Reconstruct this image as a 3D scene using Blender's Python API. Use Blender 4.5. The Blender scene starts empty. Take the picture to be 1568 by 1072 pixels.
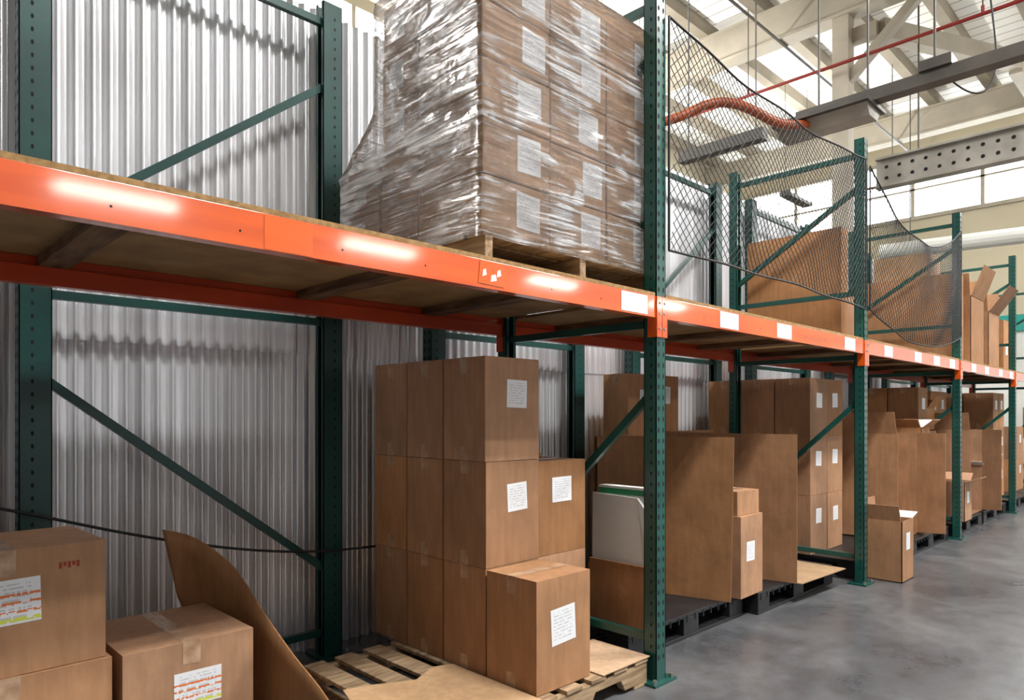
import bpy, bmesh, math, random
from mathutils import Vector, Matrix
from mathutils import noise as mnoise
random.seed(7)
scene = bpy.context.scene
COL = scene.collection

# ------------------------------------------------------------------ materials
def new_mat(name):
    m = bpy.data.materials.new(name); m.use_nodes = True
    nt = m.node_tree
    b = nt.nodes['Principled BSDF']
    return m, nt, b
def N(nt, t, **kw):
    n = nt.nodes.new(t)
    for k, v in kw.items():
        if k in n.inputs.keys(): n.inputs[k].default_value = v
        else: setattr(n, k, v)
    return n
def L(nt, a, b): nt.links.new(a, b)
def coords(nt, scale=(1,1,1), kind='Object'):
    tc = N(nt, 'ShaderNodeTexCoord'); mp = N(nt, 'ShaderNodeMapping')
    mp.inputs['Scale'].default_value = scale
    L(nt, tc.outputs[kind], mp.inputs['Vector']); return mp.outputs['Vector']
def ramp(nt, fac, stops):
    r = N(nt, 'ShaderNodeValToRGB'); e = r.color_ramp.elements
    while len(e) < len(stops): e.new(0.5)
    for i, (p, c) in enumerate(stops):
        e[i].position = p; e[i].color = (c[0], c[1], c[2], 1)
    L(nt, fac, r.inputs['Fac']); return r.outputs['Color']
def simple(name, c1, c2=None, rough=0.5, metal=0.0, scale=(4,4,4), bump=0.0, coat=0.0, detail=5, nscale=1.0, kind='Object', lo=0.35, hi=0.65, coatr=0.05):
    m, nt, b = new_mat(name)
    b.inputs['Roughness'].default_value = rough
    b.inputs['Metallic'].default_value = metal
    b.inputs['Coat Weight'].default_value = coat
    b.inputs['Coat Roughness'].default_value = coatr
    if c2 is None: c2 = tuple(x*0.8 for x in c1)
    v = coords(nt, scale, kind)
    n = N(nt, 'ShaderNodeTexNoise', Scale=nscale, Detail=detail); L(nt, v, n.inputs['Vector'])
    L(nt, ramp(nt, n.outputs['Fac'], [(lo, c2), (hi, c1)]), b.inputs['Base Color'])
    if bump:
        bp = N(nt, 'ShaderNodeBump', Strength=bump, Distance=0.01)
        L(nt, n.outputs['Fac'], bp.inputs['Height']); L(nt, bp.outputs['Normal'], b.inputs['Normal'])
    return m

def cardboard(name, base, var=0.20, rough=0.65):
    m, nt, b = new_mat(name)
    b.inputs['Roughness'].default_value = rough
    b.inputs['Specular IOR Level'].default_value = 0.3
    v = coords(nt, (3,3,3)); n = N(nt, 'ShaderNodeTexNoise', Scale=1.3, Detail=7, Roughness=0.6); L(nt, v, n.inputs['Vector'])
    dark = tuple(x*(1-var) for x in base); light = tuple(min(1,x*(1+var*0.5)) for x in base)
    c = ramp(nt, n.outputs['Fac'], [(0.3, dark), (0.7, light)])
    v3 = coords(nt, (30,30,5)); n3 = N(nt,'ShaderNodeTexNoise',Scale=1.0,Detail=4); L(nt,v3,n3.inputs['Vector'])
    sc = ramp(nt, n3.outputs['Fac'], [(0.42,(0.88,0.87,0.86)),(0.6,(1.04,1.03,1.02))])
    mm = N(nt,'ShaderNodeMix',data_type='RGBA',blend_type='MULTIPLY'); mm.inputs[0].default_value=0.75
    L(nt,c,mm.inputs[6]); L(nt,sc,mm.inputs[7])
    oi = N(nt, 'ShaderNodeObjectInfo')
    mr = N(nt, 'ShaderNodeMapRange'); mr.inputs['To Min'].default_value = 0.78; mr.inputs['To Max'].default_value = 1.14
    L(nt, oi.outputs['Random'], mr.inputs['Value'])
    ms = N(nt, 'ShaderNodeMapRange'); ms.inputs['To Min'].default_value = 1.06; ms.inputs['To Max'].default_value = 0.85
    mt = N(nt,'ShaderNodeMath',operation='FRACT'); mq=N(nt,'ShaderNodeMath',operation='MULTIPLY'); mq.inputs[1].default_value=7.3
    L(nt,oi.outputs['Random'],mq.inputs[0]); L(nt,mq.outputs[0],mt.inputs[0]); L(nt,mt.outputs[0],ms.inputs['Value'])
    hs = N(nt, 'ShaderNodeHueSaturation'); L(nt, mm.outputs[2], hs.inputs['Color']); L(nt, mr.outputs['Result'], hs.inputs['Value']); L(nt, ms.outputs['Result'], hs.inputs['Saturation'])
    L(nt, hs.outputs['Color'], b.inputs['Base Color'])
    v2 = coords(nt, (130,130,6)); n2 = N(nt, 'ShaderNodeTexNoise', Scale=1.0, Detail=2); L(nt, v2, n2.inputs['Vector'])
    bp = N(nt, 'ShaderNodeBump', Strength=0.12, Distance=0.003)
    L(nt, n2.outputs['Fac'], bp.inputs['Height'])
    v4 = coords(nt, (6,6,5)); n4 = N(nt,'ShaderNodeTexNoise',Scale=1.0,Detail=3); L(nt,v4,n4.inputs['Vector'])
    bp2 = N(nt,'ShaderNodeBump',Strength=0.4,Distance=0.02); L(nt,n4.outputs['Fac'],bp2.inputs['Height']); L(nt,bp.outputs['Normal'],bp2.inputs['Normal'])
    L(nt, bp2.outputs['Normal'], b.inputs['Normal'])
    return m

M_CARD = cardboard('cardboard', (0.44,0.222,0.102))
M_CARD2 = cardboard('cardboard_pale', (0.52,0.33,0.18))
M_CARDSHADE = cardboard('cardboard_shaded', (0.34,0.172,0.08))  # darker copy of the cardboard, inner shade put into its colour
M_CARDLOAD = cardboard('cardboard_load', (0.42,0.245,0.125))
M_SEAM = simple('cardboard_seam', (0.09,0.045,0.02), rough=0.9)
M_TAPE = simple('packing_tape', (0.55,0.37,0.24), (0.38,0.22,0.13), rough=0.12, scale=(20,20,20), bump=0.4)
M_RED = simple('stamp_ink_red', (0.35,0.05,0.03), rough=0.8)
M_BLACK = simple('black_rubber', (0.010,0.010,0.011), rough=0.6)
M_BPLAST = simple('black_plastic', (0.018,0.019,0.022), (0.010,0.010,0.011), rough=0.4)
M_GREEN = simple('rack_green_paint', (0.010,0.092,0.074), (0.006,0.058,0.048), rough=0.30, coat=0.2, scale=(3,3,3))
M_GREEN2 = simple('rack_dark_green_paint', (0.008,0.060,0.052), (0.005,0.040,0.036), rough=0.35, scale=(3,3,3))
M_HOLE = simple('slot_dark', (0.004,0.006,0.006), rough=0.9)
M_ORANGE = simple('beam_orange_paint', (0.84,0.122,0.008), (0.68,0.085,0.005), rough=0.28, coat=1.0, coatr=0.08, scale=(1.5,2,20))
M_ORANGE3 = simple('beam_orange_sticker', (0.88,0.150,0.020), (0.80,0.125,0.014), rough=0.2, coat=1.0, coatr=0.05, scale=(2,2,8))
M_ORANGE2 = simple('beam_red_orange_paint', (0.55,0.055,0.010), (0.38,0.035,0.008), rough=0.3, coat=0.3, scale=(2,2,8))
M_STEEL = simple('bolt_steel', (0.45,0.44,0.42), rough=0.35, metal=0.8)
M_DECK = simple('particle_board', (0.40,0.25,0.105), (0.27,0.155,0.062), rough=0.8, scale=(6,6,6), detail=10)
M_DECKEDGE = simple('particle_board_edge', (0.42,0.25,0.10), (0.25,0.14,0.05), rough=0.9, scale=(60,60,60))
M_WOOD = simple('pallet_wood', (0.43,0.30,0.175), (0.20,0.125,0.066), rough=0.8, scale=(6,40,40), detail=6)
M_WOODD = simple('support_wood_dark', (0.22,0.12,0.055), (0.09,0.045,0.02), rough=0.8, scale=(30,5,30), detail=6)
M_WHITEP = simple('painted_beam_cream', (0.50,0.45,0.36), (0.35,0.31,0.245), rough=0.6, scale=(1,1,1))
M_RAIL = simple('rail_grey_paint', (0.40,0.38,0.34), (0.26,0.24,0.21), rough=0.55, scale=(2,2,2))
M_PURLIN = simple('purlin_tan', (0.34,0.295,0.225), (0.21,0.18,0.135), rough=0.7, scale=(1,1,1))
M_GREYSTEEL = simple('fixture_grey', (0.10,0.088,0.075), (0.055,0.048,0.041), rough=0.45, scale=(3,3,3))
M_FOAM = simple('white_foam_board', (0.66,0.66,0.64), (0.58,0.58,0.56), rough=0.5)
M_GREENBOX = simple('green_print', (0.02,0.22,0.09), rough=0.4)
M_HOSE = simple('orange_hose_rubber', (0.45,0.095,0.022), (0.30,0.06,0.018), rough=0.4, scale=(6,6,6))
M_PIPE = simple('sprinkler_red', (0.28,0.026,0.02), rough=0.4)
M_TEAL = simple('teal_paint', (0.02,0.36,0.30), rough=0.5)
M_WALLCREAM = simple('wall_cream', (0.62,0.56,0.41), (0.50,0.44,0.32), rough=0.8, scale=(0.4,0.4,0.4))
M_WALLDARK = simple('wall_grey', (0.22,0.21,0.19), (0.16,0.15,0.14), rough=0.8, scale=(0.4,0.4,0.4))
M_WALLLOW = simple('wall_white', (0.78,0.79,0.76), (0.66,0.67,0.64), rough=0.8, scale=(0.4,0.4,0.4))

def label_mat(name, stripe=None):
    m, nt, b = new_mat(name); b.inputs['Roughness'].default_value = 0.45
    tc = N(nt, 'ShaderNodeTexCoord'); sp = N(nt, 'ShaderNodeSeparateXYZ'); L(nt, tc.outputs['UV'], sp.inputs[0])
    def M(op, a, c=None, v=None):
        n = N(nt, 'ShaderNodeMath', operation=op)
        L(nt, a, n.inputs[0])
        if c is not None: L(nt, c, n.inputs[1])
        elif v is not None: n.inputs[1].default_value = v
        return n.outputs[0]
    vv = M('MULTIPLY', sp.outputs[1], v=11.0)
    fr = M('FRACT', vv); band = M('GREATER_THAN', fr, v=0.55)
    fl = M('FLOOR', vv)
    cb = N(nt, 'ShaderNodeCombineXYZ'); uu = M('MULTIPLY', sp.outputs[0], v=14.0)
    L(nt, uu, cb.inputs[0]); L(nt, fl, cb.inputs[1])
    nz = N(nt, 'ShaderNodeTexNoise', Scale=1.3, Detail=1); L(nt, cb.outputs[0], nz.inputs['Vector'])
    wd = M('GREATER_THAN', nz.outputs['Fac'], v=0.47)
    k = M('MULTIPLY', band, wd)
    for s, lim, op in ((0,0.1,'GREATER_THAN'),(0,0.88,'LESS_THAN'),(1,0.12,'GREATER_THAN'),(1,0.9,'LESS_THAN')):
        k = M('MULTIPLY', k, M(op, sp.outputs[s], v=lim))
    k = M('MULTIPLY', k, v=0.32)
    mx = N(nt, 'ShaderNodeMix', data_type='RGBA'); L(nt, k, mx.inputs[0])
    mx.inputs[6].default_value = (0.84,0.85,0.87,1); mx.inputs[7].default_value = (0.08,0.08,0.12,1)
    out = mx.outputs[2]
    if stripe:
        for lo, hi, c in stripe:
            a = M('MULTIPLY', M('GREATER_THAN', sp.outputs[1], v=lo), M('LESS_THAN', sp.outputs[1], v=hi))
            a = M('MULTIPLY', a, M('GREATER_THAN', nz.outputs['Fac'], v=0.42))
            m2 = N(nt, 'ShaderNodeMix', data_type='RGBA'); L(nt, a, m2.inputs[0]); L(nt, out, m2.inputs[6])
            m2.inputs[7].default_value = (*c,1); out = m2.outputs[2]
    L(nt, out, b.inputs['Base Color']); return m
M_LABEL = label_mat('paper_label')
M_LABEL2 = label_mat('shipping_label', [(0.05,0.14,(0.7,0.75,0.1)),(0.24,0.30,(0.8,0.2,0.05)),(0.44,0.50,(0.8,0.2,0.05)),(0.62,0.68,(0.8,0.2,0.05))])

def corr_mat():
    m, nt, b = new_mat('galvanised_corrugated_steel')
    v = coords(nt, (7,7,0.4)); n = N(nt,'ShaderNodeTexNoise',Scale=1.0,Detail=4); L(nt,v,n.inputs['Vector'])
    v2 = coords(nt, (1.5,1.5,1.5)); n2 = N(nt,'ShaderNodeTexNoise',Scale=1.0,Detail=6); L(nt,v2,n2.inputs['Vector'])
    c1=ramp(nt,n.outputs['Fac'],[(0.3,(0.64,0.64,0.66)),(0.6,(0.89,0.90,0.93))])
    c2=ramp(nt,n2.outputs['Fac'],[(0.35,(0.88,0.87,0.86)),(0.6,(1,1,1))])
    mx=N(nt,'ShaderNodeMix',data_type='RGBA',blend_type='MULTIPLY'); mx.inputs[0].default_value=1
    L(nt,c1,mx.inputs[6]); L(nt,c2,mx.inputs[7]); L(nt,mx.outputs[2],b.inputs['Base Color'])
    b.inputs['Metallic'].default_value = 0.62
    r = N(nt,'ShaderNodeMapRange'); r.inputs['To Min'].default_value=0.26; r.inputs['To Max'].default_value=0.42
    L(nt,n.outputs['Fac'],r.inputs['Value']); L(nt,r.outputs['Result'],b.inputs['Roughness'])
    return m
M_CORR = corr_mat()
def conc():
    m, nt, b = new_mat('polished_concrete')
    v = coords(nt,(1,1,1)); n = N(nt,'ShaderNodeTexNoise',Scale=1.2,Detail=9,Roughness=0.62,Distortion=0.5); L(nt,v,n.inputs['Vector'])
    n2 = N(nt,'ShaderNodeTexNoise',Scale=9.0,Detail=8,Roughness=0.75); L(nt,v,n2.inputs['Vector'])
    c1 = ramp(nt,n.outputs['Fac'],[(0.30,(0.058,0.060,0.066)),(0.5,(0.098,0.101,0.110)),(0.70,(0.155,0.158,0.165))])
    c2 = ramp(nt,n2.outputs['Fac'],[(0.35,(0.72,0.68,0.62)),(0.58,(1,1,1))])
    mx = N(nt,'ShaderNodeMix',data_type='RGBA',blend_type='MULTIPLY'); mx.inputs[0].default_value=1
    L(nt,c1,mx.inputs[6]); L(nt,c2,mx.inputs[7]); L(nt,mx.outputs[2],b.inputs['Base Color'])
    r = N(nt,'ShaderNodeMapRange'); r.inputs['From Min'].default_value=.3; r.inputs['From Max'].default_value=.7; r.inputs['To Min'].default_value=0.24; r.inputs['To Max'].default_value=0.38
    L(nt,n.outputs['Fac'],r.inputs['Value']); L(nt,r.outputs['Result'],b.inputs['Roughness'])
    bp = N(nt,'ShaderNodeBump',Strength=0.05,Distance=0.01); L(nt,n2.outputs['Fac'],bp.inputs['Height']); L(nt,bp.outputs['Normal'],b.inputs['Normal'])
    return m
M_CONC = conc()
def roofm():
    m, nt, b = new_mat('roof_boards_white'); b.inputs['Roughness'].default_value=0.8
    v = coords(nt,(1,1,1)); w = N(nt,'ShaderNodeTexWave',Scale=1.2,Distortion=0.2,bands_direction='X'); L(nt,v,w.inputs['Vector'])
    c1 = ramp(nt,w.outputs['Fac'],[(0.0,(0.45,0.43,0.39)),(0.06,(0.92,0.91,0.87))])
    L(nt,c1,b.inputs['Base Color']); return m
M_ROOF = roofm()
def emis(name,c,s):
    m, nt, b = new_mat(name); b.inputs['Base Color'].default_value=(*c,1)
    b.inputs['Emission Color'].default_value=(*c,1); b.inputs['Emission Strength'].default_value=s; return m
M_WIN = emis('window_daylight',(0.93,0.97,1.0),8.0)
M_TUBE = emis('fluorescent_tube',(1.0,0.95,0.88),42.0)
def film():
    m, nt, b = new_mat('stretch_film')
    b.inputs['Base Color'].default_value=(0.86,0.87,0.89,1); b.inputs['Roughness'].default_value=0.10
    b.inputs['Specular IOR Level'].default_value=1.0
    v = coords(nt,(1.0,1.0,22)); n = N(nt,'ShaderNodeTexNoise',Scale=1.6,Detail=8,Distortion=1.6,Roughness=.6); L(nt,v,n.inputs['Vector'])
    v2 = coords(nt,(2.5,2.5,4)); n2 = N(nt,'ShaderNodeTexNoise',Scale=1.5,Detail=5,Distortion=1.0); L(nt,v2,n2.inputs['Vector'])
    mu = N(nt,'ShaderNodeMath',operation='MULTIPLY'); L(nt,n.outputs['Fac'],mu.inputs[0]); L(nt,n2.outputs['Fac'],mu.inputs[1])
    al = ramp(nt, mu.outputs[0], [(0.21,(.03,.03,.03)),(0.265,(.10,.10,.10)),(0.315,(.52,.52,.52)),(0.38,(.85,.85,.85))])  # alpha streaks paint white highlights and haze onto the film
    L(nt,al,b.inputs['Alpha'])
    bp = N(nt,'ShaderNodeBump',Strength=1.0,Distance=0.05); L(nt,mu.outputs[0],bp.inputs['Height']); L(nt,bp.outputs['Normal'],b.inputs['Normal'])
    gl = N(nt,'ShaderNodeBsdfGlossy'); gl.inputs['Roughness'].default_value=0.12; gl.inputs['Color'].default_value=(1,1,1,1); L(nt,bp.outputs['Normal'],gl.inputs['Normal'])
    lw = N(nt,'ShaderNodeFresnel'); lw.inputs['IOR'].default_value=1.4; L(nt,bp.outputs['Normal'],lw.inputs['Normal'])
    mx = N(nt,'ShaderNodeMixShader'); L(nt,lw.outputs[0],mx.inputs[0]); L(nt,b.outputs[0],mx.inputs[1]); L(nt,gl.outputs[0],mx.inputs[2])
    out=[x for x in nt.nodes if x.type=='OUTPUT_MATERIAL'][0]; L(nt,mx.outputs[0],out.inputs['Surface'])
    return m
M_FILM = film()

# ------------------------------------------------------------------ mesh builder
class MB:
    def __init__(s): s.v=[]; s.f=[]; s.m=[]; s.uv=[]; s.mats=[]
    def mi(s, mat):
        if mat not in s.mats: s.mats.append(mat)
        return s.mats.index(mat)
    def poly(s, pts, mat, uv=None):
        i=len(s.v); s.v += [tuple(p) for p in pts]; s.f.append(tuple(range(i,i+len(pts)))); s.m.append(s.mi(mat)); s.uv.append(uv)
    def faces(s, pts, fl, mat):
        i=len(s.v); s.v += [tuple(p) for p in pts]; k=s.mi(mat)
        for f in fl: s.f.append(tuple(i+a for a in f)); s.m.append(k); s.uv.append(None)
    def box(s,x0,x1,y0,y1,z0,z1,mat):
        p=[(x0,y0,z0),(x1,y0,z0),(x1,y1,z0),(x0,y1,z0),(x0,y0,z1),(x1,y0,z1),(x1,y1,z1),(x0,y1,z1)]
        s.faces(p,[(3,2,1,0),(4,5,6,7),(0,1,5,4),(1,2,6,5),(2,3,7,6),(3,0,4,7)],mat)
    def prism(s, prof, ext, mat):
        n=len(prof); e=Vector(ext); p=[Vector(q) for q in prof]; p2=[q+e for q in p]
        s.faces(p+p2,[tuple(range(n))[::-1],tuple(range(n,2*n))]+[(i,(i+1)%n,n+(i+1)%n,n+i) for i in range(n)],mat)
    def slab(s, q, t, mat):
        q=[Vector(a) for a in q]; nrm=(q[1]-q[0]).cross(q[2]-q[0]).normalized()*t
        s.prism(q,nrm,mat)
    def bar(s,p,q,w,h,mat,up=(0,0,1)):
        p=Vector(p);q=Vector(q);d=(q-p).normalized();u=Vector(up)
        if abs(d.dot(u))>0.98:u=Vector((1,0,0))
        a=d.cross(u).normalized()*w/2;b=a.cross(d).normalized()*h/2
        s.prism([p-a-b,p+a-b,p+a+b,p-a+b],q-p,mat)
    def cyl(s,p,q,r,mat,n=10):
        p=Vector(p);q=Vector(q);d=(q-p).normalized();u=Vector((0,0,1))
        if abs(d.dot(u))>0.98:u=Vector((1,0,0))
        a=d.cross(u).normalized();b=a.cross(d)
        s.prism([p+a*r*math.cos(2*math.pi*i/n)+b*r*math.sin(2*math.pi*i/n) for i in range(n)],q-p,mat)
    def obj(s,name,loc=(0,0,0),rz=0.0,bevel=0,smooth=False,parent=None):
        me=bpy.data.meshes.new(name); me.from_pydata(s.v,[],s.f)
        for m in s.mats: me.materials.append(m)
        uvl=me.uv_layers.new(name='UVMap')
        for p in me.polygons:
            p.material_index=s.m[p.index]; p.use_smooth=smooth
            u=s.uv[p.index]
            for k,li in enumerate(p.loop_indices):
                uvl.data[li].uv = u[k] if u else (0,0)
        bm=bmesh.new(); bm.from_mesh(me); bmesh.ops.recalc_face_normals(bm,faces=bm.faces); bm.to_mesh(me); bm.free()
        o=bpy.data.objects.new(name,me); COL.objects.link(o)
        o.location=loc; o.rotation_euler=(0,0,rz)
        if bevel:
            md=o.modifiers.new('edge_bevel','BEVEL'); md.width=bevel; md.segments=2; md.limit_method='ANGLE'; md.angle_limit=math.radians(50)
        if parent: o.parent=parent
        return o
def empty(name,loc=(0,0,0)):
    e=bpy.data.objects.new(name,None); COL.objects.link(e); e.location=loc; e.empty_display_size=0.2; return e
def curve(name,lines,r,mat,parent=None,smooth=False,cyc=False):
    cu=bpy.data.curves.new(name,'CURVE'); cu.dimensions='3D'; cu.bevel_depth=r; cu.bevel_resolution=4 if r>0.004 else 0
    for pts in lines:
        if smooth:
            sp=cu.splines.new('NURBS'); sp.points.add(len(pts)-1)
            for i,p in enumerate(pts): sp.points[i].co=(*p,1)
            sp.use_endpoint_u=True; sp.order_u=4; sp.resolution_u=16
        else:
            sp=cu.splines.new('POLY'); sp.points.add(len(pts)-1)
            for i,p in enumerate(pts): sp.points[i].co=(*p,1)
    cu.materials.append(mat)
    o=bpy.data.objects.new(name,cu); COL.objects.link(o)
    if parent:o.parent=parent
    return o
UVQ=[(0,0),(1,0),(1,1),(0,1)]

# ------------------------------------------------------------------ room shell
CEIL=7.6
b=MB(); b.box(-4,17,-7,9,-0.1,0,M_CONC); b.obj('floor')
b=MB(); b.box(-4,17.2,-7,9.2,CEIL,CEIL+0.1,M_ROOF); b.obj('ceiling')
b=MB(); b.box(-4.15,-4,-7,9.2,0,CEIL,M_WALLDARK); b.obj('wall_left')
b=MB(); b.box(-4,17.2,9,9.2,0,5.9,M_WALLCREAM); b.box(-4,17.2,9,9.2,7.35,CEIL,M_WALLCREAM); b.box(-4,3,9,9.2,5.9,7.35,M_WALLCREAM); b.box(13,17.2,9,9.2,5.9,7.35,M_WALLCREAM)
b.obj('wall_back')
b=MB(); b.box(3,13,9.1,9.12,5.9,7.35,M_WIN)
for i in range(9): b.box(3+i*1.25-.03,3+i*1.25+.03,8.98,9.1,5.9,7.35,M_WHITEP)
b.box(2.95,13.05,8.96,9.1,5.86,5.92,M_WHITEP); b.obj('window_2')
b=MB()
b.box(17,17.2,-7,9,0,3.1,M_WALLLOW); b.box(17,17.2,-7,9,3.1,5.6,M_WALLCREAM); b.box(17,17.2,-7,9,6.9,CEIL,M_WALLCREAM)
b.obj('wall_far')
b=MB(); b.box(16.96,17,-7,9,2.95,3.28,M_TEAL); b.obj('trim_1')
b=MB()
b.box(17.08,17.1,-7,9,5.6,6.9,M_WIN)
y=-7
while y<9:
    b.box(16.98,17.1,y,y+0.07,5.6,6.9,M_WHITEP); y+=1.3
b.box(16.98,17.1,-7,9,6.2,6.24,M_WHITEP); b.box(16.96,17.1,-7,9,5.55,5.63,M_WHITEP); b.box(16.96,17.1,-7,9,6.87,6.95,M_WHITEP)
b.obj('window_1')
def skylight(x,y,w,d,power):
    b=MB(); z=CEIL
    b.box(x-w/2,x+w/2,y-d/2,y+d/2,z-0.03,z-0.012,M_WIN)
    for a in (-1,1):
        b.box(x-w/2-.06,x+w/2+.06,y+a*d/2-.03,y+a*d/2+.03,z-.1,z-0.002,M_WHITEP)
        b.box(x+a*w/2-.03,x+a*w/2+.03,y-d/2,y+d/2,z-.1,z-0.002,M_WHITEP)
    o=b.obj('roof_skylight')
    l=bpy.data.lights.new('skylight_daylight','AREA'); l.shape='RECTANGLE'; l.size=w*0.96; l.size_y=d*0.96; l.energy=power; l.color=(1.0,0.99,0.97)
    lo=bpy.data.objects.new('skylight_daylight',l); COL.objects.link(lo); lo.location=(x,y,z-0.05); lo.parent=o
skylight(2.6,-1.6,2.2,1.1,1050)
skylight(8.0,-1.6,2.2,1.1,850)
skylight(13.4,-1.6,2.2,1.1,750)
skylight(5.2,6.2,3.0,1.4,500)
skylight(0.0,6.2,3.0,1.4,350)
def ceiling_fill(x,y,z,power):  # added fill: housing and upward lamp put in to brighten the ceiling
    b=MB(); b.box(x-.5,x+.5,y-.09,y+.09,z,z+.06,M_GREYSTEEL)
    for dx in (-.48,.48): b.box(x+dx-.01,x+dx+.01,y-.1,y+.1,z,z+.1,M_GREYSTEEL); b.cyl((x+dx,y,z+.06),(x+dx,y,CEIL),.005,M_GREYSTEEL,6)
    o=b.obj('added_fill_fixture')
    l=bpy.data.lights.new('ceiling_fill_lamp','AREA'); l.shape='RECTANGLE'; l.size=.9; l.size_y=.14; l.energy=power; l.color=(1,.98,.94)
    lo=bpy.data.objects.new('ceiling_fill_lamp',l); COL.objects.link(lo); lo.location=(x,y,z+.07); lo.rotation_euler=(math.pi,0,0); lo.parent=o
ceiling_fill(8.6,6.4,5.2,130)
ceiling_fill(13.0,5.6,5.3,140)
ceiling_fill(9.0,-2.2,5.0,110)
ceiling_fill(13.6,-2.6,5.0,120)

# roof structure
for gx in (4.2,10.2,15.6):
    b=MB(); b.box(gx-.09,gx+.09,-6.9,8.95,6.9,7.36,M_WHITEP); b.box(gx-.14,gx+.14,-6.9,8.95,6.86,6.9,M_WHITEP); b.box(gx-.14,gx+.14,-6.9,8.95,7.34,7.38,M_WHITEP)
    b.obj('roof_girder')
b=MB(); yy=-6.5
while yy<8.9:
    b.box(-3.95,16.95,yy-.08,yy+.08,7.382,7.598,M_PURLIN); yy+=0.95
b.obj('roof_purlins')
b=MB(); b.box(10.09,10.31,3.62,3.84,0,6.858,M_WHITEP); b.box(9.98,10.42,3.52,3.94,0.0,0.04,M_GREYSTEEL)
b.bar((10.2,3.73,5.9),(10.2,2.7,6.85),.12,.12,M_WHITEP)
b.obj('roof_column')
b=MB(); b.bar((10.35,3.3,6.6),(13.6,2.3,6.95),.18,.26,M_WHITEP,up=(0,0,1)); b.bar((10.3,3.3,6.6),(10.3,3.7,6.6),.14,.2,M_WHITEP); b.bar((13.6,2.3,6.9),(15.5,2.3,6.95),.18,.26,M_WHITEP)
b.obj('roof_strut')
b=MB(); b.cyl((9.9,-6,6.1),(9.9,8.6,6.1),.024,M_PIPE)
for y in (-4,-1,2,5,8): b.cyl((9.9,y,6.1),(9.9,y,7.6),.008,M_GREYSTEEL,6); b.cyl((9.9,y,6.1),(9.9,y,6.2),.02,M_PIPE,8)
b.obj('sprinkler_pipe')
b=MB(); b.cyl((13.2,-6,5.3),(13.2,4.5,5.3),.022,M_PIPE)
for y in (-4,0,4): b.cyl((13.2,y,5.3),(13.2,y,7.6),.008,M_GREYSTEEL,6)
b.obj('sprinkler_pipe')
b=MB()
for y,z in ((4.6,6.84),(1.3,6.84)): b.cyl((-3,y,z),(16.5,y,z),.02,M_GREYSTEEL,8)
b.obj('electrical_conduit')
b=MB(); b.box(6.83,6.97,-3.5,2.95,4.16,4.27,M_GREYSTEEL); b.box(6.80,7.0,1.6,1.85,4.27,4.36,M_GREYSTEEL)
for y in (-2.5,-.4,1.75,2.3,2.75): b.cyl((6.9,y,4.27),(6.9,y,7.6),.011,M_GREYSTEEL,6)
b.obj('cable_tray')
b=MB(); b.prism([(6.7,2.25,4.14),(7.1,2.25,4.14),(7.0,2.25,4.02),(6.8,2.25,4.02)],(0,.85,0),M_RAIL)
b.box(6.66,7.14,2.22,3.13,4.12,4.155,M_GREYSTEEL)
b.obj('ceiling_light_fixture')
b=MB(); b.box(6.84,6.96,3.3,4.3,4.12,4.24,M_GREYSTEEL)
for y in (3.4,4.2): b.cyl((6.9,y,4.24),(6.9,y,7.6),.009,M_GREYSTEEL,6)
b.obj('ceiling_light_fixture')
b=MB(); b.box(11.0,11.05,-4,3.55,4.62,5.0,M_RAIL); b.box(10.93,11.12,-4,3.55,5.0,5.03,M_RAIL); b.box(10.93,11.12,-4,3.55,4.59,4.62,M_RAIL)
y=-3.9
while y<3.5:
    for z in (4.73,4.89):
        c=[(10.995,y+.026*math.cos(a*math.pi/4),z+.026*math.sin(a*math.pi/4)) for a in range(8)]
        b.poly(c,M_HOLE)
    y+=0.17
for y in (-3,0,3): b.cyl((11.03,y,5.03),(11.03,y,7.6),.012,M_GREYSTEEL,6)
b.obj('perforated_crane_rail')
b=MB(); b.cyl((14.2,-5,4.0),(14.2,4.5,4.35),.14,M_WALLLOW,14)
for y in (-4,0,4): b.cyl((14.2,y,4.2),(14.2,y,7.6),.01,M_GREYSTEEL,6)
b.obj('overhead_duct')
curve('orange_air_hose',[[(5.2,3.85,3.9),(5.62,3.59,4.0),(5.8,3.42,4.17),(6.0,3.22,4.22),(6.25,3.02,4.1),(6.45,2.92,4.0),(6.8,2.8,4.1)]],.045,M_HOSE,smooth=True)
curve('hanging_cable',[[(7.4,1.6,7.5),(7.42,1.5,5.2),(7.5,1.3,4.3),(7.3,1.5,4.0),(7.1,1.7,4.28)]],.008,M_BLACK,smooth=True)
curve('hanging_cable',[[(10.2,1.2,6.86),(10.2,1.25,5.2),(10.1,1.1,4.75),(10.05,.9,4.9),(10.1,.8,5.3),(10.2,.8,6.86)]],.008,M_BLACK,smooth=True)
for X in (1.75,4.4,7.3,10.2):
    b=MB(); z0=3.22
    b.box(X-.55,X+.55,-3.12,-2.88,z0,z0+.05,M_WALLLOW)
    b.prism([(X-.55,-3.12,z0),(X-.55,-2.88,z0),(X-.55,-2.95,z0-.05),(X-.55,-3.05,z0-.05)],(1.1,0,0),M_WALLLOW)
    for dy in (-.06,.06): b.cyl((X-.5,-3+dy,z0-.08),(X+.5,-3+dy,z0-.08),.022,M_TUBE,8)
    for dx in (-.5,.5):
        b.box(X+dx-.02,X+dx+.02,-3.09,-2.91,z0-.1,z0,M_WALLLOW)
        b.cyl((X+dx,-3,z0+.05),(X+dx,-3,7.6),.005,M_GREYSTEEL,6)
    b.obj('strip_light')

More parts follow.
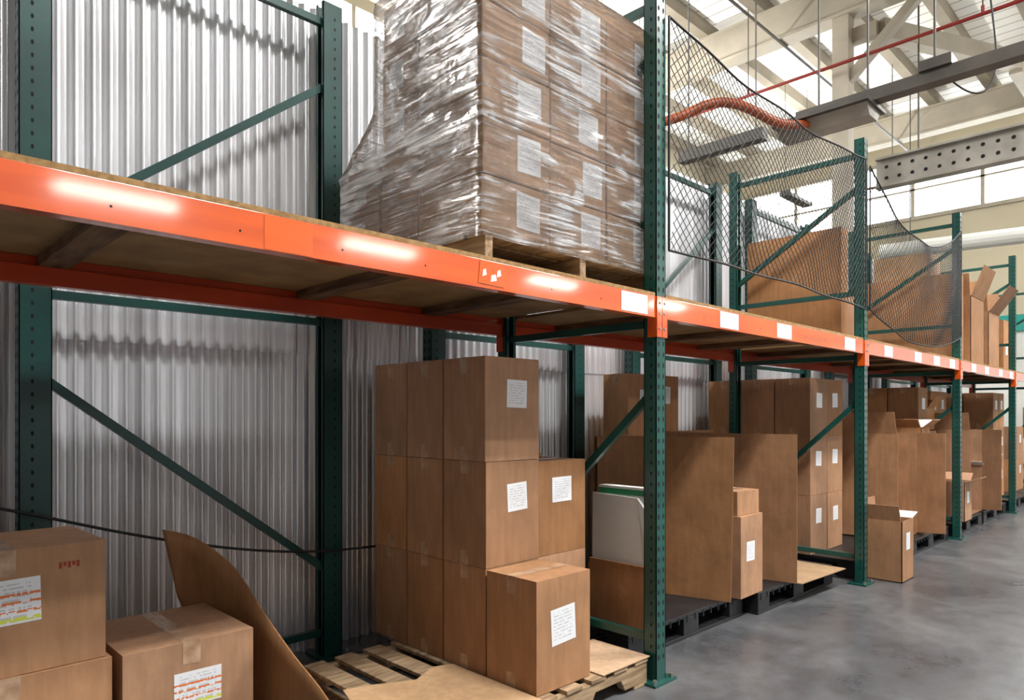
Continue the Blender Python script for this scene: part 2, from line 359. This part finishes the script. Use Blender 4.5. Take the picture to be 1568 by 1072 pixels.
# ------------------------------------------------------------------ corrugated partition
def corrugated(x0,x1,y,z0,z1,name,lam=0.066,amp=0.013):
    n=int((x1-x0)/lam*10); v=[];f=[]
    for i in range(n+1):
        x=x0+(x1-x0)*i/n; yy=y-amp*math.cos(2*math.pi*(x-x0)/lam)
        v.append((x,yy,z0)); v.append((x,yy,z1))
    for i in range(n): f.append((2*i,2*i+2,2*i+3,2*i+1))
    me=bpy.data.meshes.new(name); me.from_pydata(v,[],f); me.materials.append(M_CORR)
    for p in me.polygons:p.use_smooth=True
    o=bpy.data.objects.new(name,me); COL.objects.link(o); return o
w=empty('wall_corrugated')
corrugated(-2.5,15,3.425,0.0,1.62,'lower_sheets').parent=w
corrugated(-2.5,15,3.417,1.58,3.45,'upper_sheets').parent=w
b=MB()
for z in (0.5,1.5,2.5,3.38): b.box(-2.5,15,3.447,3.487,z,z+.06,M_GREYSTEEL)
b.obj('girts',parent=w)
curve('wall_cable',[[(-.3,3.2,1.15),(.1,3.2,1.0),(.44,3.2,.916),(.765,3.2,.794),(1.15,3.2,.677),(1.587,3.2,.577),(2.07,3.2,.537),(2.8,3.2,.55),(3.6,3.2,.6)]],.006,M_BLACK,smooth=True)

# ------------------------------------------------------------------ racking
W=.076
def post(b,y,face,H,mat,d=.07):
    t=.004; s=1 if face<0 else -1
    ya,yb=(y,y+s*t); y2=y+s*d
    lo,hi=min(ya,yb),max(ya,yb); b.box(-W/2,W/2,lo,hi,.012,H,mat)
    lo,hi=min(y,y2),max(y,y2)
    b.box(-W/2,-W/2+t,lo,hi,.012,H,mat); b.box(W/2-t,W/2,lo,hi,.012,H,mat)
    l2=sorted((y2,y2-s*t))
    b.box(-W/2,-W/2+.02,l2[0],l2[1],.012,H,mat); b.box(W/2-.02,W/2,l2[0],l2[1],.012,H,mat)
    b.box(-.09,.09,min(y-.03,y2-.03),max(y+.03,y2+.03),0,.012,mat)
    for dx in (-.068,.068):
        b.cyl((dx,y-s*.012,.012),(dx,y-s*.012,.03),.011,M_STEEL,6)
    z=.12
    while z<H-.04:
        for dx in (-.019,.019):
            pts=[(dx+.0075*math.cos(a*math.pi/3)*(1.0),y-s*.0008,z+.0135*math.sin(a*math.pi/3)) for a in range(6)]
            b.poly(pts,M_HOLE)
        for sx in (-1,1):
            pts=[(sx*(W/2+.0008),y+s*d*.4+.0055*math.cos(a*math.pi/3),z+.010*math.sin(a*math.pi/3)) for a in range(6)]
            b.poly(pts,M_HOLE)
        z+=.0508
def frame(name,D,H,horiz,diag,mat,loc,rz=0,parent=None,d=.07):
    b=MB(); post(b,0,-1,H,mat,d); post(b,D,1,H,mat,d)
    for z in horiz: b.bar((0,d-.01,z),(0,D-d+.01,z),.03,.036,mat)
    for za,zb in diag: b.bar((0,d-.02,za),(0,D-d+.02,zb),.03,.036,mat)
    return b.obj(name,loc=loc,rz=rz,parent=parent)
rack=empty('pallet_rack')
XS=[.08+2.7*i for i in range(6)]
YF=1.84; YR=2.92; H=3.315
for X in XS:
    frame('upright_frame',YR-YF,H,(.2,1.69,2.17,3.2),((1.36,.45),(2.96,2.35)),M_GREEN,(X,YF,0),parent=rack)
BT=1.813
def beam(X0,X1,y,front,mat):
    b=MB(); xa,xb=X0+W/2,X1-W/2
    s=1 if front else -1
    pr=[(xa,y,BT-.1),(xa,y,BT),(xa,y+s*.028,BT),(xa,y+s*.028,BT-.035),(xa,y+s*.045,BT-.035),(xa,y+s*.045,BT-.1)]
    b.prism(pr,(xb-xa,0,0),mat)
    for xe,sg in ((X0,1),(X1,-1)):
        x1=xe+sg*.002; x2=xe+sg*(W/2+.004)
        b.box(min(x1,x2),max(x1,x2),min(y-s*.008,y-s*.001),max(y-s*.008,y-s*.001),BT-.19,BT,mat)
        xw=xe+sg*(W/2+.001); xw2=xw+sg*.005
        b.box(min(xw,xw2),max(xw,xw2),min(y-s*.008,y+s*.045),max(y-s*.008,y+s*.045),BT-.19,BT,mat)
        for z in (BT-.03,BT-.08,BT-.15):
            b.cyl((xe+sg*.02,y-s*.008,z),(xe+sg*.02,y-s*.011,z),.007,M_STEEL,8)
    if front:
        x=xa+.35
        while x<xb:
            b.cyl((x,y,BT-.06),(x,y-.001,BT-.06),.0035,M_HOLE,8); x+=.31
    return b.obj('shelf_beam',bevel=.003,parent=rack)
for a,c in zip(XS[:-1],XS[1:]):
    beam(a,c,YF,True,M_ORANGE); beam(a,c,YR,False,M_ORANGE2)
    b=MB(); b.box(a+.045,c-.045,YF+.004,YR-.004,BT+.001,BT+.017,M_DECK)
    b.box(a+.045,c-.045,YF+.002,YF+.004,BT+.001,BT+.017,M_DECKEDGE)
    b.obj('particle_board_deck',parent=rack)
    b=MB()
    for dx in (.47,1.44,2.14):
        b.box(a+dx-.045,a+dx+.045,YF+.03,YR-.03,BT-.035,BT,M_WOODD)
    b.obj('deck_supports',parent=rack)
b=MB()
def blabel(x,w=.2,h=.086,z=BT-.049):
    b.poly([(x-w/2,YF-.0015,z-h/2),(x+w/2,YF-.0015,z-h/2),(x+w/2,YF-.0015,z+h/2),(x-w/2,YF-.0015,z+h/2)],M_LABEL,UVQ)
for x in (2.57,3.43,4.10,5.16,5.98,6.75,7.32,7.85,8.7,9.3,10.0,10.6): blabel(x)
b.obj('beam_labels',parent=rack)
b=MB()
b.poly([(1.63,YF-.002,BT-.085),(1.76,YF-.002,BT-.088),(1.765,YF-.002,BT-.005),(1.64,YF-.002,BT-.002)],M_ORANGE3)
for p in ((1.65,.03,.02),(1.69,.045,.03),(1.72,.025,.022)): b.poly([(p[0],YF-.0026,BT-p[1]-.03),(p[0]+p[2],YF-.0026,BT-p[1]-.022),(p[0]+p[2]*.8,YF-.0026,BT-p[1]),(p[0]+.003,YF-.0026,BT-p[1]-.006)],M_LABEL)  # white bits paint the reflections on the glossy tape
b.poly([(.845,YF-.0012,BT-.098),(.99,YF-.0012,BT-.098),(.99,YF-.0012,BT-.003),(.845,YF-.0012,BT-.003)],M_ORANGE3)
b.obj('beam_stickers_glints',parent=rack)
rack2=empty('back_rack')
for i in range(7):
    x0=.505+1.99*i
    frame('back_upright_frame',1.405,3.4,(.13,1.74,3.3),((1.40,.46),(2.02,2.97)),M_GREEN2,(x0,3.27,0),rz=-math.pi/2,parent=rack2,d=.11)

# ------------------------------------------------------------------ pallets
def pallet(name,x,y,L_=1.2,D=1.0,z=0.0,rz=0.0,mat=M_WOOD,parent=None):
    b=MB(); h=.092; t=.018
    for sy in (-D/2,-.02,D/2-.04):
        pr=[(-L_/2,sy,t),(-L_/2,sy,t+h),(L_/2,sy,t+h),(L_/2,sy,t),(L_/2-.17,sy,t),(L_/2-.2,sy,t+.05),(L_/2-.38,sy,t+.05),(L_/2-.41,sy,t),(-L_/2+.41,sy,t),(-L_/2+.38,sy,t+.05),(-L_/2+.2,sy,t+.05),(-L_/2+.17,sy,t)]
        b.prism(pr,(0,.04,0),mat)
    n=8; bw=.1
    for i in range(n):
        xx=-L_/2+(L_-bw)*i/(n-1)
        b.box(xx,xx+bw,-D/2-.006,D/2+.006,t+h,t+h+t,mat)
    for xx in (-L_/2,-.05,L_/2-.1): b.box(xx,xx+.1,-D/2,D/2,0,t,mat)
    return b.obj(name,loc=(x,y,z),rz=rz,bevel=.003,parent=parent)
def ppallet(x,y,L_=1.2,D=1.0,rz=0):
    b=MB(); m=M_BPLAST
    b.box(-L_/2,L_/2,-D/2,D/2,.115,.138,m)
    for xx in (-L_/2,-.08,L_/2-.16):
        for yy in (-D/2,-.07,D/2-.14): b.box(xx,xx+.16,yy,yy+.14,.02,.115,m)
    for yy in (-D/2,-.07,D/2-.14): b.box(-L_/2,L_/2,yy,yy+.14,0,.02,m)
    for i in range(14):
        xx=-L_/2+.04+i*(L_-.08)/13
        b.box(xx-.006,xx+.006,-D/2-.004,D/2,.09,.132,m)
    return b.obj('plastic_pallet',loc=(x,y,0),rz=rz,bevel=.004)

# ------------------------------------------------------------------ boxes
def cbox(x0,x1,y0,y1,z0,z1,label=None,tape=True,rz=None,mat=M_CARD,name='cardboard_box',lm=M_LABEL,seamdir='x',extra=None,parent=None):
    b=MB(); w=(x1-x0)/2-.0025; d=(y1-y0)/2-.0025; h=z1-z0-.002
    b.box(-w,w,-d,d,0,h-.004,mat)
    e=.002
    if seamdir=='x':
        b.box(-w,w,-d,-e,h-.004,h,mat); b.box(-w,w,e,d,h-.004,h,mat)
        b.box(-w+.004,w-.004,-e,e,h-.004,h-.003,M_SEAM)
        if tape:
            b.poly([(-w-.001,-.027,h+.001),(w+.001,-.027,h+.001),(w+.001,.027,h+.001),(-w-.001,.027,h+.001)],M_TAPE)
            for s in (-1,1):
                q=random.uniform(.05,.09)
                b.poly([(s*(w+.001),-.027,h+.001),(s*(w+.001),.027,h+.001),(s*(w+.001),.026,h-q),(s*(w+.001),-.027,h-q+.006)],M_TAPE)
                b.poly([(s*(w+.001),-.027,.065),(s*(w+.001),.027,.06),(s*(w+.001),.026,0),(s*(w+.001),-.027,0)],M_TAPE)
    else:
        b.box(-w,-e,-d,d,h-.004,h,mat); b.box(e,w,-d,d,h-.004,h,mat)
        b.box(-e,e,-d+.004,d-.004,h-.004,h-.003,M_SEAM)
        if tape:
            b.poly([(-.03,-d-.001,h+.001),(.03,-d-.001,h+.001),(.03,d+.001,h+.001),(-.03,d+.001,h+.001)],M_TAPE)
            b.poly([(-.03,-d-.001,h+.001),(.03,-d-.001,h+.001),(.028,-d-.001,h-.08),(-.03,-d-.001,h-.075)],M_TAPE)
    if label:
        lx,lz,lw,lh=label
        s=math.sin(random.uniform(-.06,.06)); lx+=random.uniform(-.012,.012); lz+=random.uniform(-.012,.012)
        P=[(-lw/2,-lh/2),(lw/2,-lh/2),(lw/2,lh/2),(-lw/2,lh/2)]
        b.poly([(-w+lx+p[0]-p[1]*s,-d-.0015,lz+p[0]*s+p[1]) for p in P],lm,UVQ)
    if extra: extra(b,w,d,h)
    if rz is None: rz=math.radians(random.uniform(-.8,.8))
    return b.obj(name,loc=((x0+x1)/2,(y0+y1)/2,z0+.001),rz=rz,bevel=.005,parent=parent)

def openbox(x0,x1,y0,y1,z0,z1,flaps=(),front=True,mat=M_CARD,name='open_cardboard_box',rz=0,label=None,left=True,contents=None):
    b=MB(); w=(x1-x0)/2; d=(y1-y0)/2; h=z1-z0; t=.006
    b.box(-w,w,-d,d,0,t,M_CARDSHADE)
    if left: b.box(-w,-w+t,-d,d,0,h,mat)
    b.box(w-t,w,-d,d,0,h,mat)
    b.box(-w,w,d-t,d,0,h,mat)
    if front: b.box(-w,w,-d,-d+t,0,h if front is True else front,mat)
    for fl in flaps:
        side,ln,ang=fl[:3]; fm=fl[3] if len(fl)>3 else mat
        a=math.radians(ang); o=ln*math.sin(a); u=ln*math.cos(a)
        if side=='-x': q=[(-w,-d+.01,h),(-w,d-.01,h),(-w-o,d-.02,h+u),(-w-o,-d+.015,h+u)]
        if side=='+x': q=[(w,-d+.01,h),(w,d-.01,h),(w+o,d-.02,h+u),(w+o,-d+.015,h+u)]
        if side=='-y': q=[(-w+.01,-d,h),(w-.01,-d,h),(w-.015,-d-o,h+u),(-w+.02,-d-o,h+u)]
        if side=='+y': q=[(-w+.01,d,h),(w-.01,d,h),(w-.015,d+o,h+u),(-w+.02,d+o,h+u)]
        if side=='fl': q=[(-w,-d,0.01),(-w,-d,h),(-w-o,-d-u,h),(-w-o,-d-u,.03)]
        if side=='fr': q=[(w,-d,0.01),(w,-d,h),(w-o,-d-u,h),(w-o,-d-u,.03)]
        b.slab(q,.005,fm)
    if label:
        lx,lz,lw,lh=label
        P=[(-lw/2,-lh/2),(lw/2,-lh/2),(lw/2,lh/2),(-lw/2,lh/2)]
        b.poly([(-w+lx+p[0],-d-.0015,lz+p[1]) for p in P],M_LABEL,UVQ)
    if contents: contents(b,w,d,h)
    return b.obj(name,loc=((x0+x1)/2,(y0+y1)/2,z0+.001),rz=rz)

# ---- lower pallet, bay 0
pallet('wooden_pallet',2.11,2.38,1.2,1.02)
PZ=.13; BH=.462
LAB=(.19,.30,.125,.125)
for r in range(3):
    z0=PZ+r*BH
    for j,(ya,yb) in enumerate(((2.215,2.505),(2.51,2.79),(2.795,3.07))):
        cbox(2.005,2.345,ya,yb,z0,z0+BH,label=LAB if j==0 and r>0 else None)
    if r==1: cbox(2.355,2.70,2.23,2.52,z0,z0+BH-.015,label=(.16,.31,.14,.12))
    if r==0:
        cbox(2.355,2.70,2.23,2.52,z0,z0+BH)
    if r<2: cbox(2.355,2.70,2.53,2.81,z0,z0+BH)
cbox(2.0,2.34,1.905,2.205,PZ,PZ+BH,label=(.17,.26,.15,.15),rz=0)
openbox(2.40,2.69,2.56,2.80,PZ+2*BH,PZ+2*BH+.17,flaps=(('+y',.12,5),('+x',.10,5)))
cbox(2.36,2.68,2.83,3.08,PZ,PZ+BH); cbox(2.36,2.68,2.83,3.08,PZ+BH,PZ+2*BH); cbox(2.36,2.66,2.83,3.08,PZ+2*BH,PZ+3*BH-.05)
def sheet(name,pts,t,mat,z):
    b=MB(); b.prism([(p[0],p[1],p[2] if len(p)>2 else z) for p in pts],(0,0,t),mat); return b.obj(name)
sheet('cardboard_sheet',[(1.99,1.80),(1.99,2.42),(1.90,2.45),(1.76,2.38),(1.60,2.46),(1.48,2.50),(1.42,2.3),(1.30,1.80)],.005,M_CARD2,.133)
sheet('cardboard_sheet',[(2.72,1.86),(2.72,2.2),(2.37,2.2),(2.37,1.86)],.004,M_CARD2,.1305)
b=MB(); b.slab([(1.20,1.75,.05),(1.48,1.75,.012),(1.49,3.0,.012),(1.21,3.0,.05)],.005,M_CARD2); b.obj('folded_cardboard')
top=[(.955,3.02,.79),(1.07,2.98,.745),(1.155,2.80,.64),(1.175,2.55,.49),(1.165,2.3,.40),(1.14,2.08,.36),(1.11,1.85,.30)]
bot=[(1.02,3.04,.50),(1.12,3.02,.25),(1.15,2.84,.05),(1.15,2.57,.03),(1.145,2.32,.02),(1.13,2.1,.015),(1.11,1.87,.012)]
v=[];f=[];n=24
def cat(P,t):
    k=min(int(t),len(P)-2);u=t-k;P0=P[max(k-1,0)];P1=P[k];P2=P[k+1];P3=P[min(k+2,len(P)-1)]
    return [0.5*(2*P1[i]+(-P0[i]+P2[i])*u+(2*P0[i]-5*P1[i]+4*P2[i]-P3[i])*u*u+(-P0[i]+3*P1[i]-3*P2[i]+P3[i])*u**3) for i in range(3)]
for i in range(n+1):
    a=Vector(cat(top,i/n*6)); c=Vector(cat(bot,i/n*6))
    for j in range(7): v.append(tuple(a.lerp(c,j/6)))
for i in range(n):
    for j in range(6): f.append((i*7+j,i*7+j+1,(i+1)*7+j+1,(i+1)*7+j))
me=bpy.data.meshes.new('curved_cardboard_panel'); me.from_pydata(v,[],f); me.materials.append(M_CARDSHADE)  # panel's inner shading comes from the darkened cardboard colour
for p in me.polygons:p.use_smooth=True
o=bpy.data.objects.new('curved_cardboard_panel',me); COL.objects.link(o); md=o.modifiers.new('thick','SOLIDIFY'); md.thickness=.006

# ---- left foreground boxes
pallet('wooden_pallet',.45,2.74,1.3,.62,mat=M_WOOD)
b0=.13
def stamp(b,w,d,h):
    for i in range(5): b.box(w-.13+.012*i,w-.122+.012*i,-d-.001,-d,h-.075+.006*(i%2),h-.055,M_RED)
cbox(.08,.625,2.52,2.93,b0+.345,b0+.725,label=(.26,.22,.20,.135),lm=M_LABEL2,rz=.03,extra=stamp,seamdir='y')
cbox(.09,.645,2.51,2.93,b0,b0+.345,rz=0,seamdir='y')
cbox(.665,1.105,2.49,2.97,b0,b0+.345,label=(.23,.17,.16,.12),lm=M_LABEL2,rz=0,seamdir='y')

def foam(b,w,d,h):
    b.slab([(-w+.012,-d+.02,.02),(-w+.012,d-.02,.02),(-w+.02,d-.02,.70),(-w+.02,-d+.10,.69)],.02,M_FOAM)
    b.slab([(-w+.012,-d+.02,.02),(-w+.02,-d+.10,.69),(-w+.02,-d+.02,.60),(-w+.012,-d+.015,.3)],.02,M_FOAM)
    b.box(-w+.04,w-.01,-d+.05,d-.05,.02,.70,M_FOAM)
    b.box(-w+.035,w-.01,-d+.05,d-.05,.70,.73,M_GREENBOX)
    b.box(-w+.035,w-.01,-d+.05,d-.05,.73,.742,M_FOAM)
ppallet(3.48,2.50,D=.8); ppallet(4.75,2.46,D=.86); ppallet(6.2,2.45); ppallet(7.45,2.42); ppallet(8.85,2.42); ppallet(10.15,2.42); ppallet(11.6,2.42); ppallet(12.85,2.42)
P2=.14
openbox(2.92,3.03,1.99,2.40,P2,P2+.32,flaps=(('-x',.03,10),),contents=foam)
openbox(3.56,3.78,2.45,2.85,P2,P2+.98,name='tall_open_box',front=False)
b=MB(); b.slab([(3.82,2.04,P2),(3.60,2.9,P2),(3.60,2.9,1.12),(3.84,2.03,1.125)],.007,M_CARD); b.slab([(3.59,2.9,P2),(4.05,2.93,P2),(4.05,2.93,1.12),(3.59,2.9,1.12)],.006,M_CARD)
b.obj('tall_open_box')
cbox(4.08,4.40,2.93,3.18,0,.52); cbox(4.08,4.40,2.95,3.18,.52,1.06); cbox(4.06,4.38,2.96,3.19,1.06,1.56,label=(.2,.33,.13,.13)); cbox(4.4,4.72,2.96,3.19,0,.52); cbox(4.4,4.72,2.96,3.19,.52,1.06); cbox(4.4,4.72,2.96,3.19,1.06,1.56,label=(.14,.35,.12,.13))
cbox(3.92,4.22,2.03,2.29,P2,P2+.50,label=(.13,.28,.11,.12),rz=.02)
cbox(3.94,4.20,2.05,2.28,P2+.50,P2+.65,rz=-.05)
b=MB(); b.slab([(4.56,1.96,P2),(4.50,2.30,P2),(4.50,2.30,1.13),(4.56,1.96,1.13)],.006,M_CARD)
b.slab([(4.50,2.30,P2),(4.28,2.86,P2),(4.28,2.86,1.14),(4.50,2.30,1.13)],.006,M_CARDSHADE)
b.slab([(4.28,2.86,P2),(5.1,2.88,P2),(5.1,2.88,1.14),(4.28,2.86,1.14)],.006,M_CARD)
b.slab([(4.57,1.93,P2),(5.25,1.90,P2),(5.3,2.86,P2),(4.4,2.86,P2)],.006,M_CARD2)
b.obj('tall_open_box')
def stack(xs,ys,rows,z0=P2,bh=.473,skip=()):
    for r in range(rows):
        for i in range(len(xs)-1):
            for j in range(len(ys)-1):
                if (r,i,j) in skip: continue
                cbox(xs[i]+.003,xs[i+1]-.003,ys[j]+.003,ys[j+1]-.003,z0+r*bh,z0+(r+1)*bh,label=(.17,.30,.11,.12) if j==0 else None)
stack([5.56,5.9,6.24],[2.28,2.58,2.89,3.19],3)
stack([6.3,6.62],[2.5,2.8,3.1],2)
openbox(5.70,5.98,1.66,1.93,0,.46,flaps=(('+x',.16,78,M_FOAM),('-x',.12,15),('+y',.15,5)),label=(.14,.3,.09,.13))
openbox(6.75,7.3,2.0,2.85,P2,P2+.95,flaps=(('fr',.25,10),('-x',.2,15)),front=False,name='tall_open_box')
cbox(7.36,7.66,1.96,2.3,P2,P2+.43,label=(.14,.28,.1,.12)); cbox(7.36,7.66,1.96,2.3,P2+.43,P2+.86,label=(.14,.28,.1,.12)); openbox(7.68,7.98,2.1,2.5,P2,P2+.5,flaps=(('+x',.14,70,M_FOAM),('-y',.14,60)),label=(.14,.28,.1,.12))
cbox(7.36,7.98,2.55,2.85,P2,P2+.9)
openbox(7.38,7.64,1.98,2.28,P2+.862,P2+1.0,flaps=(('-y',.12,50),('+x',.15,60,M_FOAM),('-x',.1,40)))
stack([8.28,8.62,8.96],[2.25,2.56,2.87],3,skip=((2,1,0),))
openbox(8.65,8.95,2.27,2.55,P2+.95,P2+1.2,flaps=(('+x',.15,50),('-x',.15,30),('-y',.15,30)))
openbox(9.1,9.6,1.95,2.75,P2,P2+.95,flaps=(('fr',.22,20),('+y',.2,10),('-x',.2,15)),front=False,name='tall_open_box')
openbox(9.65,9.95,1.92,2.3,P2,P2+.5,flaps=(('-x',.15,60,M_FOAM),('+x',.15,70,M_FOAM)),label=(.14,.3,.1,.12))
openbox(8.42,8.72,1.86,2.16,P2,P2+.42,flaps=(('-y',.14,70),('+x',.14,60)),label=(.14,.25,.1,.12))
openbox(10.15,10.5,1.92,2.3,P2,P2+.6,flaps=(('-x',.15,50),('+x',.15,80,M_FOAM)),label=(.14,.3,.1,.12))
stack([9.7,10.05,10.4],[2.5,2.85],3)
stack([10.98,11.32,11.66],[2.1,2.45,2.8],3)
stack([12.2,12.6,13.0],[2.1,2.45,2.8],2)
b=MB(); b.box(15.2,16.4,1.2,3.0,.85,.9,M_WOOD)
for x in (15.25,16.3):
    for y in (1.25,2.9): b.box(x,x+.06,y,y+.06,0,.85,M_GREYSTEEL)
b.box(15.25,16.35,1.25,2.95,.3,.33,M_WOOD); b.obj('workbench')
cbox(15.4,15.8,1.4,1.8,.9,1.25); cbox(15.4,15.8,2.1,2.5,.9,1.4); cbox(15.9,16.3,1.4,2.2,.9,1.5,mat=M_CARD2)

# ---- upper deck goods
DZ=BT+.018
cbox(5.60,5.74,2.06,2.84,DZ,2.73,tape=False,name='large_cardboard_box',rz=0)
cbox(5.80,6.05,2.36,2.84,DZ,2.45,tape=False,rz=0)
cbox(8.30,8.55,1.90,2.84,DZ,2.74,tape=False,name='large_cardboard_box',rz=0)
cbox(8.60,9.0,2.2,2.84,DZ,2.74,rz=0)
cbox(8.58,9.0,2.22,2.80,2.745,3.05,mat=M_CARD2,rz=0)
cbox(6.3,6.8,2.3,2.84,DZ,2.35,rz=0)
openbox(9.1,9.7,1.95,2.75,DZ,2.6,flaps=(('-y',.35,20),('+x',.3,25),('-x',.25,5)))
openbox(9.85,10.4,1.93,2.75,DZ,2.5,flaps=(('-y',.35,35),('+x',.3,15),('-x',.3,10)))
stack([11.1,11.6],[2.0,2.6],1,z0=DZ,bh=.7)

# ---- wrapped pallet load on the shelf
load=empty('wrapped_pallet_load',(0,0,0))
pl=pallet('pallet',2.33,2.44,1.0,1.15,z=DZ,rz=math.pi/2,mat=M_WOOD,parent=load)
LZ=DZ+.132; RH=.222; LX=[1.753,2.138,2.522,2.905]
b=MB()
def loadbox(x0,x1,y0,y1,z0,z1,lab,labx):
    j=lambda:random.uniform(0,.008)
    x0+=j();x1-=j();y0+=j();y1-=j();z1-=.005
    b.box(x0,x1,y0,y1,z0,z1,M_CARDLOAD)
    if lab:
        a=x0+(x1-x0)*.50+random.uniform(-.01,.03); lz=z0+.045; s=random.uniform(-.008,.008)
        b.poly([(a,y0-.0015,lz),(a+.135,y0-.0015,lz+s),(a+.135,y0-.0015,lz+.145+s),(a,y0-.0015,lz+.145)],M_LABEL,UVQ)
    if labx:
        a=y1-.16; lz=z0+.05
        b.poly([(x0-.0015,a+.1,lz),(x0-.0015,a,lz),(x0-.0015,a,lz+.125),(x0-.0015,a+.1,lz+.125)],M_LABEL,UVQ)
for r in range(5):
    for i in range(3):
        loadbox(LX[i],LX[i+1],1.955,2.355,LZ+r*RH,LZ+(r+1)*RH,True,False)
        if r<2:
            loadbox(LX[i],LX[i+1],2.36,2.645,LZ+r*RH,LZ+(r+1)*RH,False,False)
            loadbox(LX[i],LX[i+1],2.65,2.925,LZ+r*RH,LZ+(r+1)*RH,False,i==0)
        else: loadbox(LX[i],LX[i+1],2.36,2.63,LZ+r*RH,LZ+(r+1)*RH,False,i==0)
b.obj('cartons',bevel=.006,parent=load)
x0,x1,y0=1.735,2.922,1.938
ZT=LZ+5*RH
nz=90
levels=[LZ-.03+(ZT+.03-(LZ-.03))*k/nz for k in range(nz+1)]
def ymax(z):
    t=max(0,min(1,(z-(LZ+2*RH-.02))/.22)); return 2.945*(1-t)+2.652*t
def loop(z,inset=0,zoff=0):
    ym=ymax(z); pts=[]; nx=48; ny=40
    X0,X1,Y0,Y1=x0+inset,x1-inset,y0+inset,ym-inset
    for i in range(nx): pts.append((X0+(X1-X0)*i/nx,Y0,0,-1))
    for i in range(ny): pts.append((X1,Y0+(Y1-Y0)*i/ny,1,0))
    for i in range(nx): pts.append((X1-(X1-X0)*i/nx,Y1,0,1))
    for i in range(ny): pts.append((X0,Y1-(Y1-Y0)*i/ny,-1,0))
    out=[]
    for i,(x,y,nx_,ny_) in enumerate(pts):
        a=.004+.013*max(0,mnoise.noise(Vector((x*3.0,y*3.0,z*22+x*3))))+.006*max(0,mnoise.noise(Vector((x*9.0,y*9.0,z*40))))
        out.append((x+nx_*a,y+ny_*a,z+zoff))
    return out
v=[];f=[]
loops=[loop(z) for z in levels]
for ins,zo in ((.03,.045),(.12,.06),(.25,.065),(.33,.06)):
    loops.append(loop(ZT,ins,zo))
m=len(loops[0])
for lp in loops: v+=lp
for k in range(len(loops)-1):
    for i in range(m): f.append((k*m+i,k*m+(i+1)%m,(k+1)*m+(i+1)%m,(k+1)*m+i))
f.append(tuple((len(loops)-1)*m+i for i in range(m)))
me=bpy.data.meshes.new('stretch_film'); me.from_pydata(v,[],f); me.materials.append(M_FILM)
for p in me.polygons:p.use_smooth=True
o=bpy.data.objects.new('stretch_film',me); COL.objects.link(o); o.parent=load

# ---- nets
def net(xa,xb,ztop,zbot,sagtop,sagbot,bulge,name):
    Lx=xb-xa; S=.055
    def P(s,t):
        u=s/Lx; c=4*u*(1-u)
        zt=ztop-sagtop*c; zb=zbot-sagbot*c
        z=zt+(zb-zt)*t
        return (xa+s, YF-.012-bulge*math.sin(math.pi*t)*c-.015*math.sin(u*17+t*5)*c, z)
    Ht=ztop-zbot; lines=[]
    k=-int(Ht/S)-1
    while k*S<Lx:
        for dr in (1,-1):
            pts=[]
            nst=24
            for i in range(nst+1):
                t=i/nst; s=k*S+t*Ht
                if dr<0: s=Lx-s
                if 0<=s<=Lx: pts.append(P(s,t))
            if len(pts)>1: lines.append(pts)
        k+=1
    e=empty(name)
    curve('mesh_cords',lines,.0023,M_BLACK,parent=e)
    rim=[[P(Lx*i/30,0) for i in range(31)],[P(Lx*i/30,1) for i in range(31)],[P(0.0,i/10) for i in range(11)],[P(Lx,i/10) for i in range(11)]]
    curve('border_rope',rim,.006,M_BLACK,parent=e)
net(2.83,5.44,3.15,2.04,.08,-.02,.05,'safety_net')
net(5.53,8.14,3.12,2.05,.35,.18,.10,'safety_net')

# ------------------------------------------------------------------ world, camera
w=bpy.data.worlds.new('world'); scene.world=w; w.use_nodes=True
bg=w.node_tree.nodes['Background']; bg.inputs['Color'].default_value=(0.98,0.98,1.0,1); bg.inputs['Strength'].default_value=0.48
cam=bpy.data.cameras.new('camera'); co=bpy.data.objects.new('camera',cam); COL.objects.link(co)
cam.sensor_width=36; cam.lens=1060/1568*36; cam.shift_y=100/1568; cam.clip_start=.05
co.location=(0,0,1.257); co.rotation_euler=(math.radians(90),0,math.radians(-(90-45.64)))
scene.camera=co
scene.view_settings.view_transform='Standard'
scene.view_settings.look='None'
